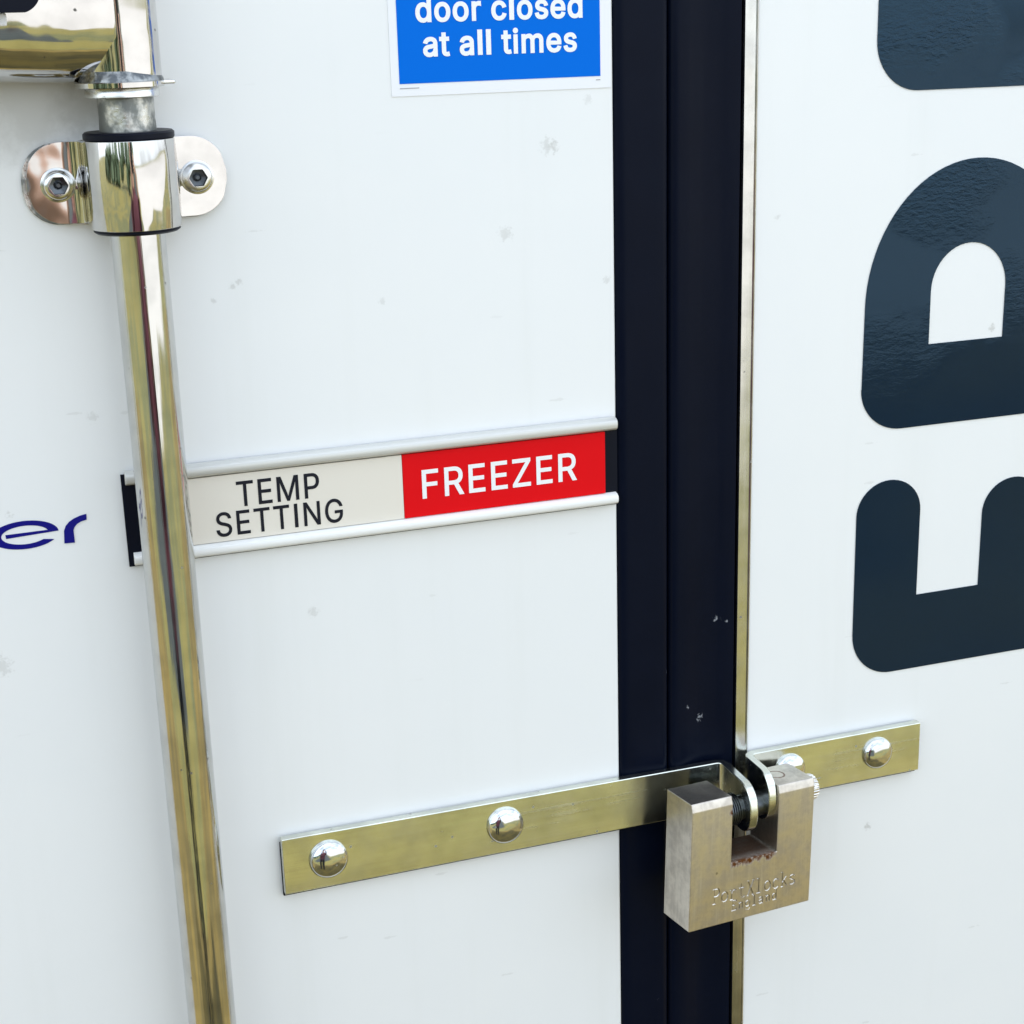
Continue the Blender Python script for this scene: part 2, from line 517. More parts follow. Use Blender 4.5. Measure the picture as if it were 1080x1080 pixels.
GLYPHS = json.loads('''{"d":[424,[[195,-8,219,-8,164,-8,111,16,136,0,87,32,55,84,68,55,41,114,34,189,34,149,34,229,55,293,41,263,69,322,112,361,88,345,136,376,196,384,164,384,219,384,253,373,238,381,268,365,287,346,279,356,296,336,306,319,302,327,308,319,311,319,309,319,311,382,311,509,311,446,331,509,372,509,351,509,372,339,372,0,372,170,352,0,313,0,332,0,313,20,313,59,313,39,311,59,307,59,309,59,302,51,287,31,295,42,278,21,252,4,267,12,238,-4],[205,47,181,47,227,47,263,65,247,53,279,77,299,115,291,94,308,136,312,189,312,161,312,217,300,263,308,242,292,284,263,312,279,300,247,324,205,330,228,330,181,330,145,311,161,324,129,299,108,261,116,282,100,240,96,189,96,216,96,162,109,117,100,138,117,95,145,66,129,78,161,53]]],"o":[415,[[207,-8,242,-8,173,-8,117,16,143,0,91,33,56,85,71,56,41,114,34,187,34,149,34,227,56,291,41,262,71,321,117,360,91,343,143,376,207,384,173,384,242,384,299,360,273,376,325,343,359,291,345,321,374,262,381,187,381,227,381,149,359,85,374,114,345,56,299,16,325,33,273,0],[207,46,182,46,233,46,270,66,254,53,287,79,307,117,299,96,315,139,319,187,319,162,319,213,307,258,315,236,299,280,270,310,287,297,254,323,207,330,233,330,182,330,145,310,161,323,129,297,108,258,116,280,100,237,96,187,96,213,96,162,108,117,100,139,116,96,145,66,129,79,161,53]]],"r":[259,[[53,0,73,0,53,126,53,379,53,253,72,379,112,379,92,379,112,360,112,321,112,340,113,321,115,321,114,321,122,340,152,367,135,355,170,379,213,385,190,385,218,385,229,384,223,385,235,384,243,384,240,384,243,363,243,322,243,343,242,323,230,324,237,323,223,325,207,326,215,326,189,326,159,315,173,322,145,307,126,284,134,297,118,270,114,237,114,255,114,158,114,0,114,79,93,0]]],"c":[396,[[207,-8,226,-8,173,-8,117,16,143,0,91,33,56,85,71,56,41,114,34,187,34,149,34,227,56,291,41,262,71,321,117,360,91,343,143,376,207,384,173,384,226,384,260,377,243,382,276,372,305,356,292,365,319,347,340,322,330,335,350,309,362,277,357,294,342,272,303,262,322,267,300,272,290,289,296,281,285,297,270,311,278,305,262,317,242,325,253,322,232,328,207,330,220,330,182,330,145,310,161,323,129,297,108,258,116,280,100,237,96,187,96,213,96,162,108,117,100,139,116,96,145,66,129,79,161,53,207,46,182,46,220,46,243,52,232,48,253,55,271,66,263,60,279,72,292,89,286,80,297,97,304,117,301,107,324,112,363,102,343,107,358,85,341,56,351,70,332,43,306,21,320,31,293,12,261,-1,277,4,244,-6]]],"l":[189,[[139,-2,147,-2,110,-2,74,20,88,5,60,35,53,84,53,57,53,226,53,509,53,367,73,509,114,509,93,509,114,372,114,99,114,235,114,81,120,62,116,69,125,55,146,52,133,52,152,52,160,53,157,52,164,53,170,54,167,54,173,37,181,3,177,20,175,1,162,-1,169,0,154,-2]]],"s":[365,[[182,-8,211,-8,156,-8,112,3,133,-4,92,11,62,38,75,23,49,53,36,94,40,72,55,98,94,107,74,102,99,86,124,60,109,70,139,50,181,45,158,45,208,45,244,62,229,51,260,74,268,103,268,87,268,116,254,136,263,127,245,144,212,155,231,151,191,160,149,170,170,165,115,178,72,208,89,191,55,225,47,274,47,247,47,296,65,332,53,315,77,348,115,370,94,361,136,380,187,384,160,384,213,384,254,372,235,380,272,365,299,339,287,353,310,325,324,290,319,309,305,286,268,277,287,281,263,292,243,316,255,304,230,327,187,333,212,333,165,333,131,317,146,327,116,306,109,277,109,293,109,263,124,243,114,252,134,235,172,223,150,228,191,218,229,209,210,214,264,201,306,171,290,188,323,154,331,107,331,133,331,84,312,47,325,64,300,30,260,6,282,16,237,-3]]],"e":[404,[[212,-8,238,-8,175,-8,117,16,143,0,90,33,56,85,70,56,41,114,34,187,34,148,34,226,55,290,41,260,69,319,115,359,89,343,141,376,205,384,171,384,226,384,266,374,246,381,285,367,319,341,303,356,335,326,357,282,348,306,366,258,371,194,371,228,371,186,371,169,371,178,272,169,75,169,174,169,75,187,75,221,75,204,163,221,338,221,250,221,329,215,310,202,319,208,310,227,298,269,306,249,290,288,263,314,278,303,247,325,205,330,228,330,182,330,146,313,163,325,130,302,109,270,118,288,100,251,96,211,96,232,96,200,96,178,96,189,96,150,110,106,101,126,120,87,151,61,134,72,168,51,212,46,189,46,228,46,254,53,241,48,266,57,285,73,277,64,294,82,306,105,301,93,325,101,365,91,345,96,359,71,335,39,349,54,321,24,283,4,303,13,262,-4]]],"a":[389,[[160,-9,182,-9,136,-9,94,5,114,-4,75,14,48,45,59,27,36,62,30,108,30,83,30,130,43,161,35,147,52,175,78,193,63,185,92,201,125,211,108,207,143,215,178,220,160,218,201,223,234,227,219,225,248,228,265,235,258,231,272,239,276,255,276,245,276,255,276,257,276,256,276,272,267,297,273,286,261,308,240,322,252,316,228,328,196,331,213,331,178,331,149,322,162,328,136,317,118,301,126,309,110,292,100,274,104,283,80,280,41,291,61,285,50,314,79,346,62,332,95,360,133,375,113,369,153,381,194,384,173,384,208,384,239,379,223,383,255,376,286,360,271,370,301,351,322,320,313,338,332,303,337,251,337,280,337,168,337,0,337,84,317,0,277,0,297,0,277,17,277,52,277,35,275,52,272,52,274,52,268,43,252,25,261,34,243,15,215,1,230,7,200,-5],[170,45,155,45,193,45,228,59,212,50,243,68,263,93,255,79,271,107,276,138,276,122,276,155,276,190,276,173,273,187,259,182,268,184,251,180,231,176,242,178,221,174,200,171,210,172,190,170,175,168,182,169,161,166,134,159,147,163,121,154,103,139,111,148,96,131,92,105,92,119,92,92,102,72,95,81,109,63,130,52,118,57,142,48]]],"t":[227,[[204,379,138,379,204,362,204,327,204,344,138,327,6,327,72,327,6,344,6,379,6,362,72,379],[65,471,65,345,85,471,126,471,106,471,126,347,126,98,126,222,126,81,136,61,129,69,143,54,170,50,154,50,174,50,185,51,179,50,191,52,202,54,197,53,206,36,213,2,209,19,207,0,192,-3,200,-2,184,-4,168,-4,176,-4,136,-4,92,21,110,4,74,38,65,93,65,62,65,219]]],"i":[167,[[53,0,73,0,53,126,53,379,53,253,73,379,114,379,93,379,114,253,114,0,114,126,93,0],[84,443,95,443,72,443,54,455,62,447,45,462,41,483,41,472,41,494,54,512,45,504,62,520,84,524,72,524,95,524,114,512,106,520,122,504,126,483,126,494,126,472,114,455,122,462,106,447]]],"m":[610,[[53,0,73,0,53,126,53,379,53,253,72,379,112,379,92,379,112,351,112,295,112,323,111,295,108,295,109,295,113,316,132,346,121,332,144,359,172,376,157,369,187,383,219,386,203,386,247,386,287,361,270,378,305,344,321,295,316,322,318,295,312,295,315,295,317,313,337,343,325,329,349,357,381,375,364,367,398,382,437,386,416,386,459,386,497,372,479,381,515,362,541,328,530,348,551,309,557,255,557,285,557,170,557,0,557,85,536,0,496,0,516,0,496,85,496,254,496,169,496,281,473,313,488,301,457,325,419,330,439,330,402,330,374,320,387,327,362,313,345,290,352,303,339,278,335,247,335,263,335,165,335,0,335,82,315,0,274,0,295,0,274,87,274,260,274,173,274,281,253,311,267,298,239,324,199,330,221,330,185,330,158,320,171,327,144,313,126,289,134,303,118,276,114,238,114,258,114,159,114,0,114,79,93,0]]],"T":[449,[[32,452,85,452,32,471,32,509,32,490,160,509,417,509,288,509,417,490,417,452,417,471,363,452,257,452,310,452,257,301,257,0,257,151,235,0,193,0,214,0,193,151,193,452,193,301,139,452]]],"E":[419,[[60,0,165,0,60,170,60,509,60,339,164,509,372,509,268,509,372,490,372,452,372,471,290,452,125,452,207,452,125,396,125,286,125,341,202,286,355,286,278,286,355,267,355,229,355,248,278,229,125,229,202,229,125,172,125,57,125,114,208,57,375,57,292,57,375,38,375,0,375,19,270,0]]],"M":[628,[[60,0,81,0,60,170,60,509,60,339,91,509,152,509,121,509,193,402,277,187,235,294,280,180,287,159,284,170,291,148,299,123,295,136,303,110,311,84,307,97,315,71,322,49,319,59,317,49,307,49,312,49,310,59,318,83,314,70,322,95,330,121,326,108,334,134,342,158,338,147,346,170,352,187,349,179,394,294,476,509,435,402,507,509,568,509,537,509,568,339,568,0,568,170,547,0,504,0,525,0,504,97,504,291,504,194,504,302,504,327,504,314,505,340,505,369,505,354,505,383,506,413,506,398,506,428,507,457,507,443,509,457,513,457,511,457,508,441,498,409,503,426,492,393,482,363,487,378,477,348,467,322,472,334,463,309,456,291,459,299,418,194,342,0,380,97,323,0,286,0,305,0,248,97,170,291,209,194,167,299,159,321,163,309,155,333,145,361,150,346,140,376,129,408,135,391,124,424,112,457,118,441,114,457,119,457,117,457,119,444,120,416,120,431,120,401,121,372,121,387,121,357,122,328,121,342,122,315,122,291,122,302,122,194,122,0,122,97,101,0]]],"P":[445,[[60,0,82,0,60,170,60,509,60,339,118,509,235,509,177,509,274,509,332,487,307,502,358,473,390,430,377,454,402,405,409,348,409,378,409,317,390,265,402,290,377,241,332,207,358,222,307,193,235,186,274,186,193,186,109,186,151,186,109,205,109,242,109,224,150,242,233,242,191,242,259,242,297,256,281,247,313,265,333,294,325,278,341,310,344,348,344,328,344,368,333,402,341,386,325,417,297,439,313,430,280,448,232,452,259,452,196,452,125,452,160,452,125,301,125,0,125,151,103,0]]],"S":[447,[[224,-9,263,-9,187,-9,128,9,155,-3,100,21,64,60,79,38,49,82,38,137,40,107,60,137,104,137,82,137,106,117,123,88,112,101,134,75,166,59,149,65,184,52,224,49,203,49,247,49,286,60,268,53,304,68,329,92,319,78,340,105,346,139,346,121,346,155,332,179,341,169,323,189,296,205,311,198,281,211,245,222,264,217,224,228,184,239,204,234,142,251,86,289,109,268,63,311,52,372,52,339,52,401,75,448,60,426,90,469,138,498,111,486,164,510,227,516,194,516,261,516,316,498,290,510,342,486,377,449,362,469,392,428,401,378,400,404,380,378,337,378,358,378,335,403,302,437,323,423,281,451,225,459,256,459,203,459,167,448,184,455,151,441,129,418,138,431,120,406,115,376,115,391,115,358,131,334,120,344,142,323,169,308,154,314,184,302,212,293,199,297,230,289,264,279,247,284,279,275,312,264,295,270,328,257,359,238,344,248,373,227,395,198,385,214,404,181,408,139,408,162,408,111,386,64,401,86,372,41,323,11,351,24,296,-2]]],"I":[300,[[31,0,111,0,31,19,31,57,31,38,60,57,118,57,89,57,118,189,118,452,118,320,89,452,31,452,60,452,31,471,31,509,31,490,111,509,269,509,190,509,269,490,269,452,269,471,240,452,183,452,212,452,183,320,183,57,183,189,212,57,269,57,240,57,269,38,269,0,269,19,190,0]]],"N":[523,[[60,0,82,0,60,170,60,509,60,339,85,509,136,509,111,509,205,400,343,183,274,291,349,174,363,151,355,164,370,138,388,107,379,123,396,90,414,55,405,73,411,55,405,54,408,54,403,72,401,108,401,90,400,126,399,157,399,142,399,172,399,195,399,185,399,300,399,509,399,404,420,509,463,509,442,509,463,339,463,0,463,170,438,0,387,0,412,0,325,97,202,290,264,193,194,303,177,331,186,316,169,345,148,381,159,362,137,400,108,452,123,424,111,453,119,454,115,453,120,428,122,384,121,405,123,362,124,328,124,344,125,312,125,291,125,300,125,194,125,0,125,97,103,0]]],"G":[520,[[269,-7,309,-7,223,-7,149,25,184,4,115,46,69,116,88,77,50,155,40,254,40,201,40,308,69,393,50,354,88,432,149,484,115,462,183,505,265,516,221,516,292,516,340,504,317,512,364,496,403,469,385,484,422,454,449,416,437,437,461,396,474,349,470,373,452,349,408,349,430,349,403,365,387,393,396,380,379,406,356,427,368,417,344,436,315,448,330,444,300,453,265,456,283,456,235,456,183,432,208,448,159,417,125,364,139,394,111,334,103,254,103,297,103,211,125,145,111,175,140,115,184,76,159,92,209,61,269,53,237,53,297,53,345,71,323,59,367,83,396,123,384,101,409,146,415,202,415,172,421,201,434,199,428,200,384,199,283,199,333,199,283,218,283,256,283,237,348,256,478,256,413,256,478,237,478,200,478,219,478,158,451,91,469,122,433,60,377,19,408,36,345,2]]],"F":[410,[[60,0,82,0,60,170,60,509,60,339,163,509,369,509,266,509,369,490,369,452,369,471,288,452,125,452,206,452,125,394,125,278,125,336,198,278,346,278,272,278,346,259,346,221,346,240,272,221,125,221,198,221,125,147,125,0,125,74,103,0]]],"R":[449,[[60,0,82,0,60,170,60,509,60,339,119,509,236,509,177,509,275,509,333,489,307,502,359,475,390,433,378,457,403,410,409,352,409,382,409,321,390,271,403,295,378,248,333,217,359,230,307,204,236,198,275,198,189,198,96,198,143,198,96,217,96,255,96,236,142,255,234,255,188,255,260,255,298,267,281,259,314,275,334,300,326,286,341,315,345,352,345,332,345,372,334,405,341,390,326,420,298,440,314,431,281,448,233,452,259,452,197,452,125,452,161,452,125,301,125,0,125,151,103,0],[353,0,378,0,312,76,230,229,271,153,254,229,303,229,279,229,344,153,428,0,386,76,403,0]]],"Z":[438,[[42,0,161,0,42,15,42,46,42,31,119,159,273,385,196,272,284,400,306,431,295,415,318,446,341,476,329,461,343,469,348,454,346,461,327,453,285,452,306,453,264,452,223,452,244,452,162,452,40,452,101,452,40,471,40,509,40,490,159,509,397,509,278,509,397,493,397,462,397,477,321,351,169,129,245,240,158,113,134,81,146,97,122,65,97,33,110,49,95,40,90,54,93,47,111,55,152,57,132,56,173,57,214,57,193,57,276,57,399,57,338,57,399,38,399,0,399,19,280,0]]]}''')
for _c, _w, _a, _b in (('I', 200, 64, 136), ('l', 180, 52, 128)):        # plain upright bars
    _q = [(_a, 0), (_a, 509), (_b, 509), (_b, 0)]
    GLYPHS[_c] = [_w, [sum([[x, y] * 3 for x, y in _q], [])]]


def text_splines(s, x0, x1, base, size, track=0):
    """outline of a word set between x0 and x1, letter height scale `size`"""
    pos, out = 0, []
    for ch in s:
        if ch == ' ':
            pos += 210
            continue
        w, sp = GLYPHS[ch]
        out += [[(q[0] + pos, q[1], q[2] + pos, q[3], q[4] + pos, q[5]) for q in zip(*[iter(p)] * 6)] for p in sp]
        pos += w + track
    lo = min(q[0] for p in out for q in p)
    hi = max(q[0] for p in out for q in p)
    kx = (x1 - x0) / (hi - lo)
    ky = size / 1000.0
    return [[((q[0] - lo) * kx + x0, q[1] * ky + base, (q[2] - lo) * kx + x0, q[3] * ky + base,
              (q[4] - lo) * kx + x0, q[5] * ky + base) for q in p] for p in out]


def sample(sp, k=8):
    """bezier outline to a clean closed polygon"""
    out = []
    for a, b in zip(sp, sp[1:] + sp[:1]):
        p0, p1, p2, p3 = Vector(a[0:2]), Vector(a[4:6]), Vector(b[2:4]), Vector(b[0:2])
        straight = abs((p1 - p0).cross(p3 - p0)) < 1e-10 and abs((p2 - p0).cross(p3 - p0)) < 1e-10 if (p3 - p0).length > 0 else True
        for i in range(1 if straight else k):
            t = i / k
            q = (1 - t) ** 3 * p0 + 3 * t * (1 - t) ** 2 * p1 + 3 * t * t * (1 - t) * p2 + t ** 3 * p3
            if not out or (q - out[-1]).length > 3e-5:
                out.append(q)
    if (out[0] - out[-1]).length < 3e-5:
        out.pop()
    return out


def thicken(polys, d):
    """move every outline outwards by d (holes shrink), sharp corners kept"""
    if not d:
        return polys
    res = []
    area = lambda p: sum(a.x * b.y - b.x * a.y for a, b in zip(p, p[1:] + p[:1])) / 2
    big = max(polys, key=lambda p: abs(area(p)))
    sgn = 1 if area(big) > 0 else -1
    for p in polys:
        q = []
        n = len(p)
        for i in range(n):
            e1, e2 = (p[i] - p[i - 1]).normalized(), (p[(i + 1) % n] - p[i]).normalized()
            n1, n2 = Vector((e1.y, -e1.x)) * sgn, Vector((e2.y, -e2.x)) * sgn
            m = n1 + n2
            m = m / max(m.length_squared, 1.0) * 2 if m.length > 1e-6 else n1
            q.append(p[i] + m * d)
        res.append(q)
    return res


def winding_fill(polys):
    """fill outlines by their winding, so strokes of a letter that overlap stay solid"""
    k = 1000.0
    vs_, ed_ = [], []
    for p in polys:
        b = len(vs_)
        vs_ += [Vector((q.x * k, q.y * k)) for q in p]
        ed_ += [(b + i, b + (i + 1) % len(p)) for i in range(len(p))]
    area = lambda p: sum(a.x * b.y - b.x * a.y for a, b in zip(p, p[1:] + p[:1])) / 2
    sgn = 1 if area(max(polys, key=lambda p: abs(area(p)))) > 0 else -1
    V2, _, F2, *_ = delaunay_2d_cdt(vs_, ed_, [], 0, 1e-5)
    bm = bmesh.new()
    bv = [bm.verts.new((v.x / k, v.y / k, 0)) for v in V2]
    segs = [(vs_[a], vs_[b]) for a, b in ed_]
    for f in F2:
        cx = sum(V2[i].x for i in f) / len(f)
        cy = sum(V2[i].y for i in f) / len(f)
        w = 0
        for a, b in segs:
            if (a.y <= cy) != (b.y <= cy):
                if a.x + (cy - a.y) * (b.x - a.x) / (b.y - a.y) > cx:
                    w += 1 if b.y > a.y else -1
        if w * sgn > 0:
            bm.faces.new([bv[i] for i in f])
    bmesh.ops.delete(bm, geom=[v for v in bm.verts if not v.link_faces], context='VERTS')
    return bm


def word(name, s, x0, x1, base, size, y, material, parent, bold=0.0, track=0):
    polys = thicken([sample(sp) for sp in text_splines(s, x0, x1, base, size, track)], bold)
    bm = winding_fill(polys)
    on_door(bm, y)
    return part(name, bm, material, parent, smooth=None)


# ------------------------------------------------------------------ the setting: ground
def sheet(name, outline, z, material):
    bm = bmesh.new()
    bm.faces.new([bm.verts.new((x, y, z)) for x, y in outline])
    return tag(part(name, bm, material, smooth=None), kind='structure')


sheet('ground', [(-400, -400), (400, -400), (400, 400), (-400, 400)], 0.0, M['grass'])
sheet('added_yard', [(0.9, -90), (90, -90), (90, -1.5), (7.2, -3.6), (5.2, -6.9), (3.0, -6.3), (0.9, -5.6)], 0.004, M['added_pale'])  # unseen pale yard, added and outlined for white bands in the reflections
sheet('added_earth', [(-7, -2.02), (9, -2.02), (9, 1.5), (-7, 1.5)], 0.004, M['earth'])  # unseen earth strip, added to brown the reflections in lock and rod
sheet('added_dark_strip', [(-3.6, -90), (0.5, -90), (0.5, -3.0), (-3.6, -3.0)], 0.004, M['added_dark'])  # unseen dark strip, invented for dark bands in the chrome

def hedge():
    rnd = random.Random(4)
    bm = bmesh.new()
    for i in range(150):
        x = -32 + 31.0 * rnd.random()
        zc = rnd.uniform(0.5, 2.3)
        r = rnd.uniform(0.35, 0.75)
        bmesh.ops.create_icosphere(bm, subdivisions=2, radius=r, matrix=Matrix.Translation((x, -13.5 + rnd.uniform(-0.7, 0.7) - 0.12 * x, zc)))
    for v_ in bm.verts:
        v_.co += Vector((rnd.uniform(-1, 1), rnd.uniform(-1, 1), rnd.uniform(-1, 1))) * 0.09
    o = part('hedge', bm, M['foliage'], None, smooth=None)
    tag(o, 'dark green hedge along the far edge of the grass', 'hedge', kind='stuff')


hedge()

# ------------------------------------------------------------------ the two door leaves
ld = thing('trailer_door', 'white left door of the freezer trailer with black rubber seal along its edge', 'door', (-0.47, 0, DOOR_Z))
part('door_panel', box(-1.08, 0.0666, 0.0, 0.07, DOOR_Z, 2.78), M['door_left'], ld, bevel=0.0012)
# rubber seal: two soft lips with a groove between them
prof = [(0.0669, 0.004), (0.0669, 0.0012), (0.0685, -0.0004), (0.074, -0.0012), (0.082, -0.0010), (0.090, -0.0014),
        (0.0955, -0.0018), (0.0985, -0.0012), (0.0996, 0.0006), (0.1000, 0.0035), (0.1006, 0.0035), (0.1012, 0.0004), (0.1030, -0.0012),
        (0.108, -0.0018), (0.114, -0.0008), (0.121, 0.0012), (0.128, 0.0022), (0.136, 0.0010), (0.142, -0.0006),
        (0.1452, -0.0008), (0.1462, 0.0010), (0.1464, 0.004), (0.1464, 0.04), (0.0669, 0.04)]
bm = loft([[(x, y, z) for x, y in prof] for z in (DOOR_Z, 0.9, 1.3, 1.8, 2.78)])
part('rubber_seal', bm, M['rubber'], ld, smooth=50)
# end of a word in blue lettering: e and r, drawn on the paint
cx, cz = -0.2735, 1.4219
outer = arc(cx, cz, 0.0172, 0.0078, -22, 0, 4)[:1]
e_pts = []
for i in range(0, 41):                      # outside, from the bar end round to the open tail
    a = R_(2 + (328 - 2) * i / 40)
    e_pts.append((cx + 0.0175 * math.cos(a), cz + 0.0078 * math.sin(a)))
for i in range(40, -1, -1):                 # inside, back again
    a = R_(14 + (318 - 14) * i / 40)
    e_pts.append((cx + 0.0002 + 0.0122 * math.cos(a), cz + 0.0051 * math.sin(a)))
e_pts = e_pts[:-1]
bar = [(cx + 0.0120, cz + 0.0014), (cx - 0.0098, cz + 0.0012), (cx - 0.0096, cz - 0.0010), (cx + 0.0175, cz + 0.00025)]
part('lettering', on_door(winding_fill([[Vector(q) for q in e_pts + bar]]), -0.0003), M['vinyl_blue'], ld, smooth=None, label='blue letter e on the white paint')
r_pts = [(-0.2538, 1.4146), (-0.2483, 1.4144)] + [(-0.2484, 1.4212), (-0.2478, 1.4228), (-0.2462, 1.4246), (-0.2440, 1.4257), (-0.2410, 1.4264), (-0.2408, 1.4295),
         (-0.2440, 1.4290), (-0.2475, 1.4278), (-0.2502, 1.4262), (-0.2522, 1.4241), (-0.2533, 1.4215)]
part('lettering', on_door(curve_mesh([r_pts]), -0.0003), M['vinyl_blue'], ld, smooth=None, label='blue letter r on the white paint')

rd = thing('trailer_door', 'white right door of the freezer trailer carrying large dark navy lettering', 'door', (0.75, 0, DOOR_Z))
part('door_panel', box(0.1556, 1.35, 0.0, 0.07, DOOR_Z, 2.78), M['door_right'], rd, bevel=0.0012)
tp = [(0.1469, 0.012), (0.1469, 0.0006), (0.1475, -0.0010), (0.1508, -0.0014), (0.1540, -0.0013), (0.1550, -0.0017), (0.1557, -0.0013), (0.1560, -0.0005), (0.1553, 0.012)]
part('edge_trim', loft([[(x, y, z) for x, y in tp] for z in (DOOR_Z, 2.78)]), M['trim'], rd, smooth=20)

# three letters reading upwards, each a sheet of vinyl
def rounded(pts):
    return pts


E_ = ([(0.2314, 1.2866)] + arc(0.2610, 1.2866, 0.0296, 0.0300, 180, 270, 14) + [(0.470, 1.2566)]
      + arc(0.470, 1.2766, 0.02, 0.02, -90, 0, 8) + [(0.490, 1.3680)] + arc(0.4665, 1.3680, 0.0235, 0.0215, 0, 180, 24)
      + [(0.443, 1.3083), (0.3722, 1.3083)] + arc(0.3488, 1.3580, 0.0235, 0.0222, 0, 180, 24)
      + [(0.3252, 1.3083), (0.2780, 1.3083)] + arc(0.2546, 1.3668, 0.0234, 0.0224, 0, 180, 24))
R1 = ([(0.2316, 1.4500)] + arc(0.2610, 1.4500, 0.0296, 0.0276, 180, 270, 14) + [(0.470, 1.4224)]
      + arc(0.470, 1.4424, 0.02, 0.02, -90, 0, 8) + [(0.490, 1.56), (0.470, 1.59), (0.440, 1.56), (0.440, 1.4748), (0.384, 1.4748), (0.384, 1.500)]
      + arc(0.3080, 1.5000, 0.0760, 0.0878, 0, 180, 40))
R2 = [(0.2783, 1.4748), (0.3325, 1.4748)] + arc(0.3054, 1.5080, 0.0272, 0.0284, 0, 180, 24)
I_ = ([(0.2338, 1.6620)] + arc(0.2630, 1.6590, 0.0292, 0.0296, 180, 270, 14) + [(0.470, 1.6290)]
      + arc(0.470, 1.66, 0.02, 0.031, -90, 0, 8) + arc(0.466, 1.685, 0.024, 0.02, 0, 90, 8) + arc(0.258, 1.681, 0.0242, 0.024, 90, 180, 8))
part('letter', on_door(curve_mesh([E_]), -0.0003), M['vinyl'], rd, smooth=None, label='dark navy letter E lying on its back')
part('letter', on_door(curve_mesh([R1, R2]), -0.0003), M['vinyl'], rd, smooth=None, label='dark navy letter R lying on its back')
part('letter', on_door(curve_mesh([I_]), -0.0003), M['vinyl'], rd, smooth=None, label='dark navy letter cut off by the top of the photo')

# ------------------------------------------------------------------ blue safety sticker
st = thing('safety_sticker', 'blue and white sticker with the words door closed at all times', 'sticker', (0.002, -0.0002, 1.64))
part('backing', box(-0.0608, 0.0651, -0.0004, 0.0002, 1.6388, 1.800), M['sticker_white'], st, smooth=None)
part('blue_field', box(-0.0563, 0.0589, -0.0006, -0.00042, 1.6452, 1.794), M['sticker_blue'], st, smooth=None)
word('wording', 'door closed', -0.0455, 0.0482, 1.6768, 0.0238, -0.0008, M['print_white'], st, 0.00050, 30)
word('wording', 'at all times', -0.0421, 0.0446, 1.6592, 0.0238, -0.0008, M['print_white'], st, 0.00050, 30)
part('fine_print', box(-0.0562, -0.0455, -0.0006, -0.00042, 1.6427, 1.6431), M['print_grey'], st, smooth=None)
part('fine_print', box(0.0562, 0.0588, -0.0006, -0.00042, 1.6430, 1.6434), M['print_grey'], st, smooth=None)

# ------------------------------------------------------------------ sliding temperature sign
ts = thing('temperature_sign', 'long narrow sign reading TEMP SETTING and FREEZER in white rails', 'sign', (-0.078, 0, 1.398))
part('backing_plate', box(-0.2212, 0.0664, -0.0014, -0.0002, 1.3971, 1.4490), M['black_plastic'], ts)  # black plate shown past rail and inserts to draw their shadow lines
def rail(z0, z1, x0, x1):
    h = z1 - z0
    pr = [(-0.0015, z0), (-0.0045, z0 + 0.0004), (-0.0062, z0 + h * 0.22), (-0.0067, z0 + h * 0.5), (-0.0062, z0 + h * 0.78), (-0.0045, z1 - 0.0004), (-0.0015, z1)]
    return loft([[(x, y, z) for y, z in pr] for x in (x0, x1)])
part('rail', rail(1.4434, 1.4512, -0.2192, 0.0650), M['rail_shaded'], ts, smooth=50, bevel=0.0003)
part('rail', rail(1.3980, 1.4051, -0.2185, 0.0652), M['rail'], ts, smooth=50, bevel=0.0003)
ins = part('insert', box(-0.2060, -0.0661, -0.0032, -0.0015, 1.4054, 1.4429), M['insert_white'], ts, smooth=None, label='off white insert reading TEMP SETTING')
word('wording', 'TEMP', -0.1602, -0.1143, 1.4243, 0.0276, -0.0034, M['print_black'], ins, 0.00018, 30)
word('wording', 'SETTING', -0.1728, -0.1018, 1.4084, 0.0264, -0.0034, M['print_black'], ins, 0.00018, 40)
ins = part('insert', box(-0.0658, 0.0580, -0.0032, -0.0015, 1.4054, 1.4429), M['insert_red'], ts, smooth=None, label='red insert reading FREEZER')
word('wording', 'FREEZER', -0.0545, 0.0395, 1.4160, 0.0322, -0.0034, M['print_white'], ins, 0.00030, 40)

# ------------------------------------------------------------------ locking rod with its handle
PX, PY = -0.2027, -0.027
rod = thing('locking_rod', 'tall polished steel locking rod with a lever handle welded to its top', 'rod', (PX, PY, 0.32))
part('tube', lathe(PX, PY, [(0.0136, 0.32), (0.0136, 0.8), (0.0136, 1.2), (0.0136, 1.587)], 96), M['chrome_tube'], rod, smooth=60)
part('core_pipe', lathe(PX, PY, [(0.0137, 1.5872), (0.0138, 1.632), (0.0136, 1.636), (0.0137, 1.6475)], 72), M['dull_steel'], rod, smooth=60)
part('washer', lathe(PX - 0.0012, PY, [(0.0172, 1.6455), (0.0180, 1.6459), (0.0180, 1.6494), (0.0176, 1.6499)], 72), M['bolt'], rod, smooth=40)
bm = lathe(PX - 0.002, PY, [(0.0212, 1.6502), (0.0216, 1.6505), (0.0216, 1.6528), (0.0212, 1.6531)], 72)
part('flange_ring', bm, M['polished'], rod, smooth=40)
bm = box(PX + 0.008, PX + 0.0242, PY - 0.006, PY + 0.014, 1.6511, 1.6530)
part('stop_tab', bm, M['bolt'], rod, bevel=0.0006)
part('sleeve', lathe(PX, PY, [(0.0184, 1.6533), (0.0186, 1.657), (0.0186, 1.80), (0.0186, 1.86)], 96), M['polished'], rod, smooth=60)
part('weld_bead', lathe(PX - 0.001, PY, [(0.0204, 1.6531), (0.0202, 1.6542), (0.0193, 1.6556), (0.0186, 1.6580)], 72), M['weld'], rod, smooth=60)
